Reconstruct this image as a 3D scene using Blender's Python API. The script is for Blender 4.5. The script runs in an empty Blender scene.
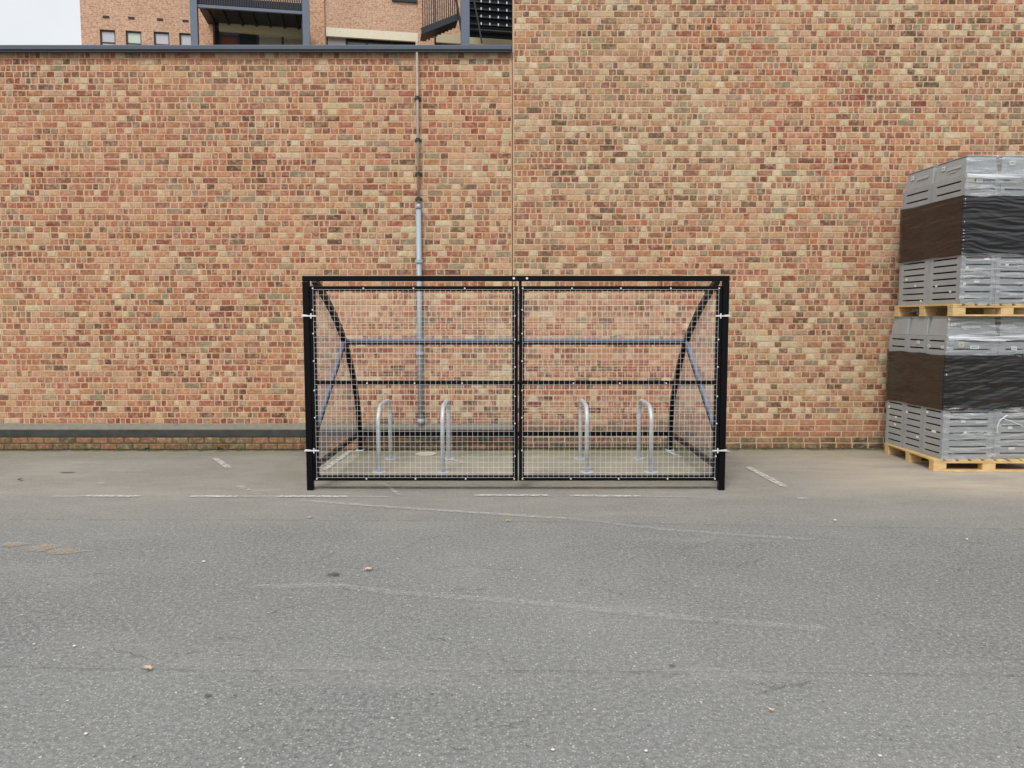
import bpy, math, random
from mathutils import Vector, noise as mn
C = bpy.context.scene.collection
rnd = random.Random(7)
PI = math.pi; R = math.radians

# ------------------------------------------------------------------ camera
F, PITCH, CAMH = 769.0, R(4.83), 1.66
sc = bpy.context.scene
cam = bpy.data.objects.new('camera', bpy.data.cameras.new('camera')); C.objects.link(cam)
cam.location = (0, 0, CAMH); cam.rotation_euler = (PI/2 - PITCH, 0, 0)
cam.data.sensor_width = 36; cam.data.lens = 36*F/1024; cam.data.clip_end = 2000
sc.camera = cam
def ray(px, py):
    a, b = px-512, 384-py
    return Vector((a, F*math.cos(PITCH)+b*math.sin(PITCH), -F*math.sin(PITCH)+b*math.cos(PITCH)))
def at(px, py, Y):
    r = ray(px, py); return Vector((0, 0, CAMH)) + r*(Y/r.y)
def gr(px, py, z=0.0):
    r = ray(px, py); t = (z-CAMH)/r.z; return Vector((r.x*t, r.y*t, z))

# ------------------------------------------------------------------ materials
def lin(c):
    f = lambda v: v/12.92 if v <= .04045 else ((v+.055)/1.055)**2.4
    return tuple(f(v/255) for v in c)
class NT:
    def __init__(s, name):
        s.m = bpy.data.materials.new(name); s.m.use_nodes = True; s.t = s.m.node_tree; s.t.nodes.clear()
        s.out = s.n('ShaderNodeOutputMaterial')
    def n(s, kind, **k):
        nd = s.t.nodes.new(kind)
        for a, v in k.items():
            if a.startswith('i_'):
                key = a[2:]; key = int(key) if key.isdigit() else key.replace('_', ' ')
                s.set(nd.inputs[key], v)
            else: setattr(nd, a, v)
        return nd
    def set(s, sock, v):
        if isinstance(v, bpy.types.NodeSocket): s.t.links.new(v, sock)
        elif isinstance(v, bpy.types.Node): s.t.links.new(v.outputs[0], sock)
        elif isinstance(v, tuple) and len(v) == 3 and sock.type == 'RGBA': sock.default_value = v+(1,)
        else: sock.default_value = v
    def pos(s, scale=(1, 1, 1), rot=(0, 0, 0), loc=(0, 0, 0), obj=False):
        o = s.n('ShaderNodeTexCoord').outputs['Object'] if obj else s.n('ShaderNodeNewGeometry').outputs['Position']
        mp = s.n('ShaderNodeMapping'); s.set(mp.inputs[0], o)
        mp.inputs['Scale'].default_value = scale; mp.inputs['Rotation'].default_value = rot; mp.inputs['Location'].default_value = loc
        return mp.outputs[0]
    def noise(s, vec, scale, detail=4, rough=.6, dist=0):
        return s.n('ShaderNodeTexNoise', i_Vector=vec, i_Scale=scale, i_Detail=detail, i_Roughness=rough, i_Distortion=dist).outputs['Fac']
    def ramp(s, fac, a, b, ca=0.0, cb=1.0):
        return s.n('ShaderNodeMapRange', i_0=fac, i_1=a, i_2=b, i_3=ca, i_4=cb).outputs[0]
    def mix(s, fac, a, b, mode='MIX'):
        nd = s.n('ShaderNodeMixRGB', blend_type=mode); s.set(nd.inputs[0], fac); s.set(nd.inputs[1], a); s.set(nd.inputs[2], b)
        return nd.outputs[0]
    def math(s, op, a, b=0.0, c=0.0):
        nd = s.n('ShaderNodeMath', operation=op); s.set(nd.inputs[0], a); s.set(nd.inputs[1], b); s.set(nd.inputs[2], c)
        return nd.outputs[0]
    def bump(s, h, strength=.3, dist=.01):
        return s.n('ShaderNodeBump', i_Height=h, i_Strength=strength, i_Distance=dist).outputs[0]
    def prin(s, col, rough=.6, metal=0.0, normal=None, alpha=None, spec=.5, finish=True, coat=0.0):
        p = s.n('ShaderNodeBsdfPrincipled')
        s.set(p.inputs['Base Color'], col); s.set(p.inputs['Roughness'], rough); s.set(p.inputs['Metallic'], metal)
        p.inputs['Specular IOR Level'].default_value = spec
        p.inputs['Coat Weight'].default_value = coat
        if normal is not None: s.set(p.inputs['Normal'], normal)
        if alpha is not None: s.set(p.inputs['Alpha'], alpha)
        if finish: s.t.links.new(p.outputs[0], s.out.inputs[0])
        return p
    def xyz(s):
        sp = s.n('ShaderNodeSeparateXYZ'); s.set(sp.inputs[0], s.n('ShaderNodeNewGeometry').outputs['Position']); return sp.outputs

def simple(name, rgb, rough=.5, metal=0.0, var=.15, scale=12, bumps=.1, spec=.5, coat=0.0, obj=False):
    t = NT(name); c = tuple(rgb)
    v = t.pos(obj=obj); nz = t.noise(v, scale, 6)
    col = t.mix(t.ramp(nz, .3, .7), tuple(x*(1-var) for x in c), tuple(min(1, x*(1+var)) for x in c))
    t.prin(col, t.ramp(t.noise(v, scale*2.3), .3, .7, rough*.85, min(1, rough*1.15)), metal, t.bump(t.noise(v, scale*8), bumps, .003), spec=spec, coat=coat)
    return t.m

def brick_mat():
    t = NT('brick')
    a = t.n('ShaderNodeAttribute', attribute_name='bc').outputs['Color']
    v = t.pos()
    g = t.noise(v, 34, 6, .75)
    c = t.mix(t.ramp(g, .25, .75, 0, 1), t.mix(1.0, a, (.62, .62, .61), 'MULTIPLY'), t.mix(1.0, a, (1.22, 1.24, 1.24), 'MULTIPLY'))
    bl = t.noise(t.pos(loc=(3, 0, 1)), 15, 3, .6)
    c = t.mix(t.ramp(bl, .50, .68, 0, .42), c, lin((208, 176, 144)))
    c = t.mix(t.ramp(t.noise(t.pos(loc=(7, 2, 4)), 17, 3, .6), .54, .68, 0, .5), c, t.mix(1.0, c, (.66, .62, .60), 'MULTIPLY'))
    # mortar smeared over the arrises and lime bloom
    sm = t.ramp(t.noise(v, 26, 5, .65, .3), .50, .70, 0, .45)
    c = t.mix(sm, c, lin((200, 178, 156)))
    sx = t.pos(scale=(.7, 1, 1)); big = t.noise(sx, .9, 5, .6)
    c = t.mix(t.ramp(big, .42, .72, 0, .22), c, lin((206, 172, 138)))
    st = t.noise(t.pos(scale=(2.2, 1, .35)), 1.6, 6, .65)
    c = t.mix(t.ramp(st, .54, .74, 0, .45), c, t.mix(1.0, c, (.66, .64, .60), 'MULTIPLY'))
    X, Y, Z = t.xyz()
    damp = t.math('MULTIPLY', t.ramp(t.math('ADD', Z, t.math('MULTIPLY', t.noise(t.pos(scale=(1, 1, .4)), 3.5, 6, .7), .5)), .30, .62, 1, 0), t.ramp(t.noise(v, 11, 5, .7), .35, .6, .3, .85))
    c = t.mix(damp, c, t.mix(1.0, c, (.50, .50, .38), 'MULTIPLY'))
    p = t.prin(c, .9, normal=t.bump(t.noise(v, 130, 4, .7), .35, .003), spec=.25)
    return t.m
def mortar_mat():
    t = NT('mortar'); v = t.pos()
    c = t.mix(t.ramp(t.noise(v, 8, 6), .3, .7), lin((184, 158, 128)), lin((210, 186, 154)))
    c = t.mix(t.ramp(t.noise(v, 30, 4), .56, .72, 0, .5), c, lin((150, 116, 92)))
    c = t.mix(t.ramp(t.noise(t.pos(loc=(3, 1, 7)), 1.3, 4), .4, .65, 0, .6), c, lin((205, 150, 118)))
    t.prin(c, .95, normal=t.bump(t.noise(v, 90, 5), .4, .004), spec=.2); return t.m

def far_brick_mat(name, c1, c2, cm, scale=1.0):
    t = NT(name)
    tc = t.n('ShaderNodeTexCoord').outputs['Object']
    sp = t.n('ShaderNodeSeparateXYZ'); t.set(sp.inputs[0], tc)
    cb = t.n('ShaderNodeCombineXYZ'); t.set(cb.inputs[0], t.math('ADD', sp.outputs[0], sp.outputs[1])); t.set(cb.inputs[1], sp.outputs[2])
    b = t.n('ShaderNodeTexBrick', i_Vector=cb.outputs[0], i_Scale=scale, i_Mortar_Size=.012, i_Brick_Width=.225, i_Row_Height=.076, i_Bias=-.1)
    t.set(b.inputs['Color1'], c1); t.set(b.inputs['Color2'], c2); t.set(b.inputs['Mortar'], cm)
    col = t.mix(t.ramp(t.noise(tc, .8, 5), .35, .7, 0, .5), b.outputs[0], tuple(x*.72 for x in c1))
    col = t.mix(t.ramp(t.noise(tc, 9, 6, .8), .42, .6, 0, .8), col, lin((216, 186, 160)))
    col = t.mix(t.ramp(t.noise(t.pos(obj=True, loc=(5, 5, 5)), 12, 6, .8), .5, .62, 0, .7), col, lin((128, 84, 62)))
    t.prin(col, .9, spec=.2); return t.m

def glossy_black(name, base=(.0025, .0027, .004), rough=.3):
    t = NT(name); v = t.pos()
    dust = t.ramp(t.noise(v, 5, 6, .7), .5, .8, 0, .15)
    c = t.mix(dust, base, (.012, .012, .012))
    t.prin(c, t.ramp(t.noise(v, 22, 5), .3, .7, rough, rough+.14), normal=t.bump(t.noise(v, 160, 3), .05, .001), spec=.16); return t.m

def galv_mat():
    t = NT('galvanised_steel'); v = t.pos()
    c = t.mix(t.ramp(t.noise(v, 25, 5), .3, .7), (.50, .55, .60), (.68, .72, .77))
    c = t.mix(t.ramp(t.noise(v, 6, 5), .55, .75, 0, .5), c, (.34, .34, .33))
    t.prin(c, t.ramp(t.noise(v, 14, 4), .3, .7, .38, .6), .35, spec=.5); return t.m

def ground_mat():
    t = NT('tarmac'); x, y, z = t.xyz()
    v = t.pos()
    big = t.noise(v, .35, 5, .6); mid = t.noise(v, 2.2, 6, .65); fine = t.noise(v, 40, 5, .75)
    grit = t.noise(v, 150, 3, .8)
    road = t.mix(t.ramp(big, .38, .60), lin((98, 100, 100)), lin((122, 124, 123)))
    road = t.mix(t.ramp(mid, .35, .7, 0, .5), road, lin((102, 104, 99)))
    road = t.mix(t.ramp(fine, .40, .62, 0, .8), road, lin((147, 148, 146)))
    road = t.mix(t.ramp(grit, .36, .52, .75, 0), road, lin((76, 76, 74)))
    # exposed aggregate
    vo = t.n('ShaderNodeTexVoronoi', i_Vector=v, i_Scale=74.0)
    hsh = t.n('ShaderNodeSeparateColor', i_0=vo.outputs['Color'])
    stone = t.math('MULTIPLY', t.math('GREATER_THAN', hsh.outputs[0], .5), t.ramp(vo.outputs['Distance'], .28, .42, 1, 0))
    road = t.mix(t.math('MULTIPLY', stone, t.ramp(hsh.outputs[1], 0, 1, .05, .6)), road, lin((190, 190, 184)))
    vo2 = t.n('ShaderNodeTexVoronoi', i_Vector=t.pos(loc=(4, 3, 0)), i_Scale=34.0)
    h2 = t.n('ShaderNodeSeparateColor', i_0=vo2.outputs['Color'])
    s2 = t.math('MULTIPLY', t.math('GREATER_THAN', h2.outputs[0], .975), t.ramp(vo2.outputs['Distance'], .16, .24, 1, 0))
    road = t.mix(t.math('MULTIPLY', s2, .6), road, lin((222, 220, 212)))
    s3 = t.math('MULTIPLY', t.math('LESS_THAN', h2.outputs[0], .03), t.ramp(vo2.outputs['Distance'], .2, .3, 1, 0))
    road = t.mix(t.math('MULTIPLY', s3, .6), road, lin((66, 64, 62)))
    # older, dustier surface of the parking bays next to the wall
    bay = t.mix(t.ramp(t.noise(t.pos(scale=(.6, 1.3, 1)), 1.2, 6, .65), .35, .68), lin((116, 115, 111)), lin((143, 140, 132)))
    bay = t.mix(t.ramp(t.noise(t.pos(loc=(9, 2, 0)), 7, 6, .7), .5, .72, 0, .5), bay, lin((106, 105, 100)))
    bay = t.mix(t.ramp(fine, .38, .66, 0, .55), bay, lin((160, 157, 149)))
    # sandy dirt by the pallets at the right
    sandx = t.ramp(x, 2.6, 4.6); sandy = t.ramp(y, 6.9, 7.5)
    sand = t.math('MULTIPLY', t.math('MULTIPLY', sandx, sandy), t.ramp(t.noise(t.pos(scale=(.5, 1.6, 1), loc=(1, 8, 0)), 1.6, 6), .3, .62, .15, .95))
    bay = t.mix(t.ramp(t.noise(t.pos(scale=(.5, 2.2, 1), loc=(4, 4, 0)), 2.4, 6, .7), .56, .70, 0, .5), bay, lin((168, 156, 136)))
    bay = t.mix(sand, bay, lin((178, 166, 148)))
    # green algae bloom towards the wall
    moss = t.math('MULTIPLY', t.ramp(t.math('ADD', y, t.math('MULTIPLY', t.noise(v, 3, 5), .9)), 9.4, 10.3), t.ramp(t.noise(t.pos(loc=(2, 2, 0)), 9, 6), .3, .6, .05, .7))
    bay = t.mix(moss, bay, lin((122, 118, 76)))
    edge = t.math('ADD', y, t.math('MULTIPLY', t.math('SUBTRACT', t.noise(v, 1.6, 6, .7), .5), 1.3))
    edge = t.math('ADD', edge, t.math('MULTIPLY', x, .012))
    k = t.ramp(edge, 5.7, 7.4)
    col = t.mix(k, road, bay)
    pale = t.ramp(t.noise(t.pos(scale=(.25, 1.2, 1), loc=(0, 5, 0)), 1.7, 6, .7), .56, .75, 0, .3)
    col = t.mix(pale, col, lin((160, 158, 152)))
    h = t.math('ADD', t.math('MULTIPLY', stone, .6), t.math('ADD', t.math('MULTIPLY', fine, .7), t.math('MULTIPLY', grit, .4)))
    t.prin(col, .93, normal=t.bump(h, .55, .006), spec=.25); return t.m

def slab_mat():
    t = NT('concrete_slab'); v = t.pos(); x, y, z = t.xyz()
    c = t.mix(t.ramp(t.noise(v, 1.5, 6), .35, .68), lin((142, 140, 128)), lin((166, 162, 146)))
    c = t.mix(t.ramp(t.noise(v, 9, 6, .7), .5, .7, 0, .5), c, lin((130, 127, 115)))
    c = t.mix(t.ramp(t.noise(v, 60, 4, .7), .4, .7, 0, .35), c, lin((184, 180, 162)))
    m = t.math('MULTIPLY', t.ramp(t.math('ADD', y, t.noise(v, 5, 5)), 9.45, 10.2), .8)
    c = t.mix(m, c, lin((118, 118, 84)))
    a = t.ramp(t.math('ADD', t.math('MULTIPLY', t.noise(v, 3, 6), .8), y), 7.95, 8.6)
    a2 = t.ramp(t.math('ADD', t.math('MULTIPLY', t.noise(v, 4, 6), .5), t.math('SUBTRACT', 2.55, t.math('ABSOLUTE', x))), .1, 1.0)
    t.prin(c, .93, normal=t.bump(t.noise(v, 90, 5), .4, .004), alpha=t.math('MULTIPLY', a, a2), spec=.25); return t.m

def paint_mat(name, rgb, lo=.42, hi=.55, amax=.9, sc1=14):
    t = NT(name); v = t.pos()
    n1 = t.noise(v, sc1, 6, .8)
    c = t.mix(t.ramp(t.noise(v, 70, 4), .3, .7), rgb, tuple(q*.8 for q in rgb))
    tc = t.n('ShaderNodeAttribute', attribute_name='edge').outputs['Fac']
    a = t.math('MULTIPLY', t.ramp(n1, lo, hi, 0, amax), t.ramp(t.math('ADD', tc, t.math('MULTIPLY', t.noise(v, 50, 4), .5)), .3, .7))
    t.prin(c, .85, alpha=a, spec=.3); return t.m

M = {}
M['mortar_dark'] = simple('dirty_mossy_mortar', lin((84, 80, 60)), .95, 0, .3, 9, .5); M['brick'] = brick_mat(); M['mortar'] = mortar_mat()
M['black'] = glossy_black('black_powder_coat'); M['galv'] = galv_mat()
M['wire'] = simple('galvanised_wire', (.74, .74, .74), .45, .25, .1)
M['brace'] = simple('black_steel_sky_sheen', lin((118, 130, 152)), .4, .1, .06, 8, .02)  # sky reflection on the black gloss coat, painted as blue grey
M['bolt'] = simple('zinc_bolt', (.8, .8, .8), .35, .3, .05)
M['ground'] = ground_mat(); M['slab'] = slab_mat()
M['line'] = paint_mat('worn_white_paint', (.64, .63, .59), .36, .58, .9, 20)
M['faint'] = paint_mat('faint_white_scuff', (.6, .59, .56), .42, .60, .6, 26)
M['tyre'] = paint_mat('chalky_track', (.54, .54, .53), .42, .68, .5, 40)
M['crack'] = paint_mat('crack_dark', (.06, .058, .054), .42, .60, .5, 16)
M['joint'] = paint_mat('worn_joint', (.08, .078, .074), .42, .62, .55, 11)
M['dark_mark'] = paint_mat('oil_stain', (.06, .06, .06), .3, .5, .6, 9)  # oil spots, wall foot dirt and the dark line under the gates
M['moss'] = paint_mat('moss', lin((96, 98, 56)), .42, .60, .8, 7)
M['sandp'] = paint_mat('sand_spill', lin((192, 172, 144)), .30, .66, .55, 45)
M['pipe'] = simple('grey_blue_plastic_pipe', lin((158, 171, 182)), .4, 0, .08, 6)
M['conduit'] = simple('weathered_grey_pipe', lin((166, 152, 136)), .6, 0, .15, 9)
M['clamp'] = simple('rusty_clamp', (.05, .045, .045), .6, .2, .2)
M['jointm'] = simple('brown_mastic', (.13, .10, .08), .9)
M['coping'] = simple('slate_blue_metal_coping', lin((76, 84, 98)), .42, .1, .06, 4, .03)
M['coping_dark'] = simple('coping_drip', lin((44, 50, 60)), .5, .1, .06, 4)
M['fillet'] = simple('grey_render_fillet', lin((118, 116, 104)), .95, 0, .15, 14, .4)
M['felt'] = simple('black_bitumen_strip', lin((58, 60, 58)), .8, 0, .35, 7, .4)
M['roof'] = simple('grey_roof_felt', (.12, .12, .12), .9, 0, .15, 3)
M['farwall'] = far_brick_mat('buff_brick', lin((176, 126, 98)), lin((206, 168, 142)), lin((204, 182, 162)))
M['farpier'] = far_brick_mat('orange_brick', lin((186, 124, 92)), lin((206, 160, 128)), lin((206, 178, 150)))
M['cream'] = simple('cream_render', lin((222, 214, 190)), .8, 0, .06)
M['beige'] = simple('beige_beam', lin((186, 178, 146)), .8, 0, .08)
M['steel'] = simple('slate_grey_steel', lin((96, 108, 124)), .5, .1, .08)
M['dsteel'] = simple('dark_steel', lin((34, 38, 46)), .5, .2, .1)
M['frame'] = simple('dark_window_frame', lin((52, 56, 62)), .5, 0, .1)
M['vent'] = simple('vent_brick_dark', (.05, .035, .03), .9)
def glass(name, rgb, rough=.06):
    t = NT(name); t.prin(rgb, rough, spec=.9, normal=t.bump(t.noise(t.pos(), 1.5, 2), .04, .02)); return t.m
M['glass_pale'] = glass('window_pane_sky_pale', (.50, .50, .54), .15)  # pale base colour paints the sky reflected in the pane
M['glass_green'] = glass('window_pane_green_tint', (.52, .62, .52), .15)  # same painted sky paleness, with a green tint
M['glass_dark'] = glass('window_pane_dark', (.03, .035, .04))
M['blind'] = simple('beige_blind', lin((150, 146, 126)), .8)
M['redpanel'] = simple('dull_red_panel', lin((120, 62, 56)), .7)
M['white'] = simple('white_thing', (.75, .75, .75), .6)
M['crate'] = simple('grey_plastic', lin((152, 156, 157)), .5, 0, .07, 5, .05)
M['crate2'] = simple('grey_plastic_dull', lin((138, 142, 147)), .55, 0, .09, 7, .05)
M['crate_dark'] = simple('crate_inner_shade', (.02, .02, .022), .8)
M['sticker'] = simple('paper_sticker', (.72, .72, .68), .7, 0, .05)
M['stickery'] = simple('yellowed_sticker', (.62, .58, .42), .7, 0, .12)
M['print'] = simple('pale_print', lin((176, 180, 186)), .6, 0, .04)
M['ink'] = simple('sticker_ink', lin((120, 124, 130)), .7)
M['leaf'] = simple('dry_leaf', lin((190, 168, 138)), .8, 0, .3, 60)
M['leafd'] = simple('dark_leaf', lin((82, 66, 48)), .8, 0, .3, 60)
M['weed'] = simple('weed_green', (.07, .11, .03), .7, 0, .3, 40)
M['pebble'] = simple('white_pebble', (.62, .61, .57), .8, 0, .1, 60)
M['cap'] = simple('pale_concrete_cap', lin((190, 184, 166)), .9, 0, .1, 20)
def wood_mat():
    t = NT('pallet_pine'); v = t.pos(obj=True)
    g = t.noise(t.pos(scale=(1.2, 9, 9), obj=True), 5, 6, .7, .5)
    c = t.mix(t.ramp(g, .3, .7), lin((186, 152, 100)), lin((226, 198, 146)))
    c = t.mix(t.ramp(t.noise(v, 4, 5), .5, .75, 0, .5), c, lin((150, 120, 80)))
    t.prin(c, .8, normal=t.bump(g, .3, .004), spec=.3); return t.m
M['wood'] = wood_mat()
def film_black():
    t = NT('black_stretch_film')
    a = t.noise(t.pos(scale=(.5, .8, 9), rot=(0, R(17), 0)), 1.9, 3, .5, .5)
    b = t.noise(t.pos(scale=(.6, 1.0, 15), rot=(0, R(-7), 0)), 1.8, 2, .5)
    h = t.math('ADD', a, t.math('MULTIPLY', b, .6))
    t.prin(t.mix(t.ramp(a, .4, .65), (.004, .004, .005), (.014, .012, .012)), .2, normal=t.bump(h, .7, .02), spec=.55, coat=.35); return t.m
M['film_black'] = film_black()
def film_clear():
    t = NT('clear_stretch_film')
    a = t.noise(t.pos(scale=(1.3, 1.3, 12), rot=(0, R(-5), 0)), 2.4, 6, .65, .5)
    nrm = t.bump(a, .9, .05)
    tr = t.n('ShaderNodeBsdfTransparent'); tr.inputs[0].default_value = (.97, .98, 1, 1)
    gl = t.n('ShaderNodeBsdfGlossy', i_Roughness=.24); gl.inputs[0].default_value = (1, 1, 1, 1); t.set(gl.inputs['Normal'], nrm)
    df = t.n('ShaderNodeBsdfDiffuse'); df.inputs[0].default_value = (.8, .82, .85, 1)
    m0 = t.n('ShaderNodeMixShader'); t.set(m0.inputs[0], .35); t.set(m0.inputs[1], gl); t.set(m0.inputs[2], df)
    lw = t.n('ShaderNodeFresnel', i_IOR=1.35); t.set(lw.inputs['Normal'], nrm)
    f = t.math('ADD', t.ramp(a, .48, .68, .05, .55), t.math('MULTIPLY', lw.outputs[0], .35))  # streaked opacity with a pale diffuse share paints in white highlights
    m1 = t.n('ShaderNodeMixShader'); t.set(m1.inputs[0], f); t.set(m1.inputs[1], tr); t.set(m1.inputs[2], m0)
    t.t.links.new(m1.outputs[0], t.out.inputs[0]); return t.m
M['film_clear'] = film_clear()
def film_glare():
    t = NT('clear_film_glare')
    a = t.noise(t.pos(scale=(1.0, 1.0, 26), rot=(0, R(-3), 0)), 2.0, 4, .6, .4)
    p = t.prin((.80, .84, .88), .25, normal=t.bump(a, .8, .03), alpha=t.ramp(a, .38, .62, .15, .85), spec=.7); return t.m  # pale colour paints the glare along the film shoulder
M['film_glare'] = film_glare(); M['film_tail'] = simple('white_film_fold', (.50, .53, .56), .3, 0, .1)
def clear_panel():
    t = NT('clear_side_sheet')
    tr = t.n('ShaderNodeBsdfTransparent'); tr.inputs[0].default_value = (1, 1, 1, 1)
    gl = t.n('ShaderNodeBsdfGlossy', i_Roughness=.1)
    df = t.n('ShaderNodeBsdfDiffuse'); df.inputs[0].default_value = (.7, .7, .7, 1)
    m0 = t.n('ShaderNodeMixShader'); t.set(m0.inputs[0], .4); t.set(m0.inputs[1], gl); t.set(m0.inputs[2], df)
    fr = t.n('ShaderNodeFresnel', i_IOR=1.45)
    f = t.math('ADD', t.math('MULTIPLY', fr.outputs[0], .30), t.ramp(t.noise(t.pos(), 3, 3), .3, .8, .02, .04))
    m1 = t.n('ShaderNodeMixShader'); t.set(m1.inputs[0], f); t.set(m1.inputs[1], tr); t.set(m1.inputs[2], m0)
    t.t.links.new(m1.outputs[0], t.out.inputs[0]); return t.m
M['clear'] = clear_panel()

# ------------------------------------------------------------------ mesh helpers
class MB:
    def __init__(s): s.v = []; s.f = []; s.e = None
    def add(s, vs, fs):
        n = len(s.v); s.v += [tuple(q) for q in vs]; s.f += [tuple(i+n for i in f) for f in fs]
    def box(s, x0, x1, y0, y1, z0, z1):
        s.add([(x0,y0,z0),(x1,y0,z0),(x1,y1,z0),(x0,y1,z0),(x0,y0,z1),(x1,y0,z1),(x1,y1,z1),(x0,y1,z1)],
              [(0,3,2,1),(4,5,6,7),(0,1,5,4),(1,2,6,5),(2,3,7,6),(3,0,4,7)]); return s
    def bar(s, a, b, w, h, up=(0, 0, 1)):
        a, b = Vector(a), Vector(b); d = (b-a).normalized(); u = Vector(up)
        r = d.cross(u).normalized(); u = r.cross(d).normalized(); r *= w/2; u *= h/2
        s.add([a-r-u, a+r-u, a+r+u, a-r+u, b-r-u, b+r-u, b+r+u, b-r+u],
              [(0,1,2,3),(7,6,5,4),(0,4,5,1),(1,5,6,2),(2,6,7,3),(3,7,4,0)]); return s
    def tube(s, path, r, n=12, cap=True):
        path = [Vector(p) for p in path]; k = len(path); vs = []; ref = None
        for i, p in enumerate(path):
            d = (path[min(i+1, k-1)]-path[max(i-1, 0)]).normalized()
            if ref is None: ref = d.orthogonal().normalized()
            ref = (ref-d*ref.dot(d)).normalized(); q = d.cross(ref)
            rr = r[i] if isinstance(r, (list, tuple)) else r
            vs += [p+ref*rr*math.cos(2*PI*j/n)+q*rr*math.sin(2*PI*j/n) for j in range(n)]
        fs = [(i*n+j, i*n+(j+1) % n, (i+1)*n+(j+1) % n, (i+1)*n+j) for i in range(k-1) for j in range(n)]
        if cap: fs += [tuple(reversed(range(n))), tuple(range((k-1)*n, k*n))]
        s.add(vs, fs); return s
    def cyl(s, c, r, h, axis=(0, 0, 1), n=12):
        c = Vector(c); return s.tube([c, c+Vector(axis)*h], r, n)
    def build(s, name, mat, parent=None, bevel=0, smooth=False, loc=None):
        me = bpy.data.meshes.new(name); me.from_pydata(s.v, [], s.f); me.update()
        o = bpy.data.objects.new(name, me); C.objects.link(o); me.materials.append(mat)
        if parent: o.parent = parent
        if loc is not None: o.location = loc
        if smooth:
            for p in me.polygons: p.use_smooth = len(p.vertices) == 4
        if bevel:
            b = o.modifiers.new('bevel', 'BEVEL'); b.width = bevel; b.segments = 2; b.limit_method = 'ANGLE'
        return o
def thing(name, label, cat, loc=(0, 0, 0), rz=0, group=None):
    o = bpy.data.objects.new(name, None); C.objects.link(o); o.location = loc; o.rotation_euler = (0, 0, rz)
    o.empty_display_size = .1; return tag(o, label, cat, group)
def tag(o, label, cat, group=None):
    o['label'] = label; o['category'] = cat
    if group: o['group'] = group
    return o
def struct(o, kind='structure'): o['kind'] = kind; return o
def copy_tree(o, parent=None):
    c = o.copy(); C.objects.link(c); c.parent = parent
    for ch in list(o.children): copy_tree(ch, c)
    return c

# ------------------------------------------------------------------ ground
g = MB(); g.add([(-80, -60, 0), (80, -60, 0), (80, 90, 0), (-80, 90, 0)], [(0, 1, 2, 3)])
struct(g.build('ground', M['ground']))
WY = 9.76      # wall face
s = MB(); s.add([(-2.75, 7.3, .004), (2.9, 7.3, .004), (2.9, WY+.05, .004), (-2.75, WY+.05, .004)], [(0, 1, 2, 3)])
struct(s.build('bay_paving', M['slab']))

def strip(name, pts, width, mat, z=.008, kind='structure', jag=0, seed=1):
    """worn ribbon laid on the ground, pts are ground points"""
    rr = random.Random(seed); P = []
    pts = [Vector((p[0], p[1], 0)) for p in pts]
    for a, b in zip(pts, pts[1:]):
        n = max(1, int((b-a).length/.08)); P += [a.lerp(b, i/n) for i in range(n)]
    P.append(pts[-1]); vs = []; ed = []; fs = []; k = len(P)
    for i, p in enumerate(P):
        d = (P[min(i+1, k-1)]-P[max(i-1, 0)]).normalized(); q = Vector((-d.y, d.x, 0))
        p = p+q*(rr.uniform(-1, 1)*jag); w = width*(rr.uniform(.8, 1.2) if jag else 1)
        e = min(1, min(i, k-1-i)/2.0+.35)
        for t_, ev in ((-1, 0), (-.3, 1), (.3, 1), (1, 0)):
            vs.append(p+q*(w*.5*t_*1.3)+Vector((0, 0, z))); ed.append(min(ev, e) if ev else 0)
    for i in range(k-1):
        for j in range(3): fs.append((i*4+j, i*4+4+j, i*4+5+j, i*4+1+j))
    m = MB(); m.add(vs, fs); o = m.build(name, mat)
    at_ = o.data.attributes.new('edge', 'FLOAT', 'POINT')
    for i, e in enumerate(ed): at_.data[i].value = e
    return struct(o, kind)
def gp(*pp): return [gr(x, y) for x, y in pp]
# dashed remains of the long white line in front of the bays
for i, (a, b, y0, y1) in enumerate(((80, 140, 496.3, 496.8), (190, 238, 496.8, 497.2), (276, 348, 496.8, 497.2), (474, 549, 495.8, 496), (570, 641, 496.2, 496.8))):
    strip('road_marking', gp((a, y0), (b, y1)), .065, M['line'], seed=i)
for i, (a, b, y0, y1) in enumerate(((50, 84, 497, 497), (238, 276, 497, 497), (350, 388, 497, 497.5), (641, 690, 497, 497.5))):
    strip('road_marking', gp((a, y0), (b, y1)), .04, M['faint'], seed=i+20)
strip('road_marking', gp((748, 467.5), (785, 487.5)), .075, M['line'], seed=31)
strip('road_marking', gp((797, 498.6), (808, 499.2)), .06, M['line'], seed=32)
strip('road_marking', gp((97, 483.7), (106, 484.1)), .07, M['line'], seed=33)
strip('road_marking', gp((215, 458.5), (229, 468.5)), .07, M['line'], seed=34)
strip('road_marking', gp((238, 486), (249, 491)), .07, M['faint'], seed=35)
strip('road_marking', gp((324, 471), (351, 451)), .06, M['line'], z=.012, seed=36)
strip('road_marking', gp((351, 452.5), (364, 451.2)), .07, M['line'], z=.012, seed=37)
strip('road_marking', gp((668, 452), (680, 458)), .07, M['line'], z=.012, seed=38)
strip('road_marking', gp((722, 449.8), (731, 453.5)), .06, M['line'], z=.012, seed=39)
strip('road_marking', gp((447, 459.5), (463, 464)), .06, M['line'], z=.012, seed=40)
strip('road_marking', gp((391, 459.3), (402, 460.8)), .05, M['line'], z=.012, seed=41)
strip('road_marking', gp((374, 486.5), (384, 484.6), (391, 489), (399, 496)), .045, M['faint'], z=.012, seed=42)
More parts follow.
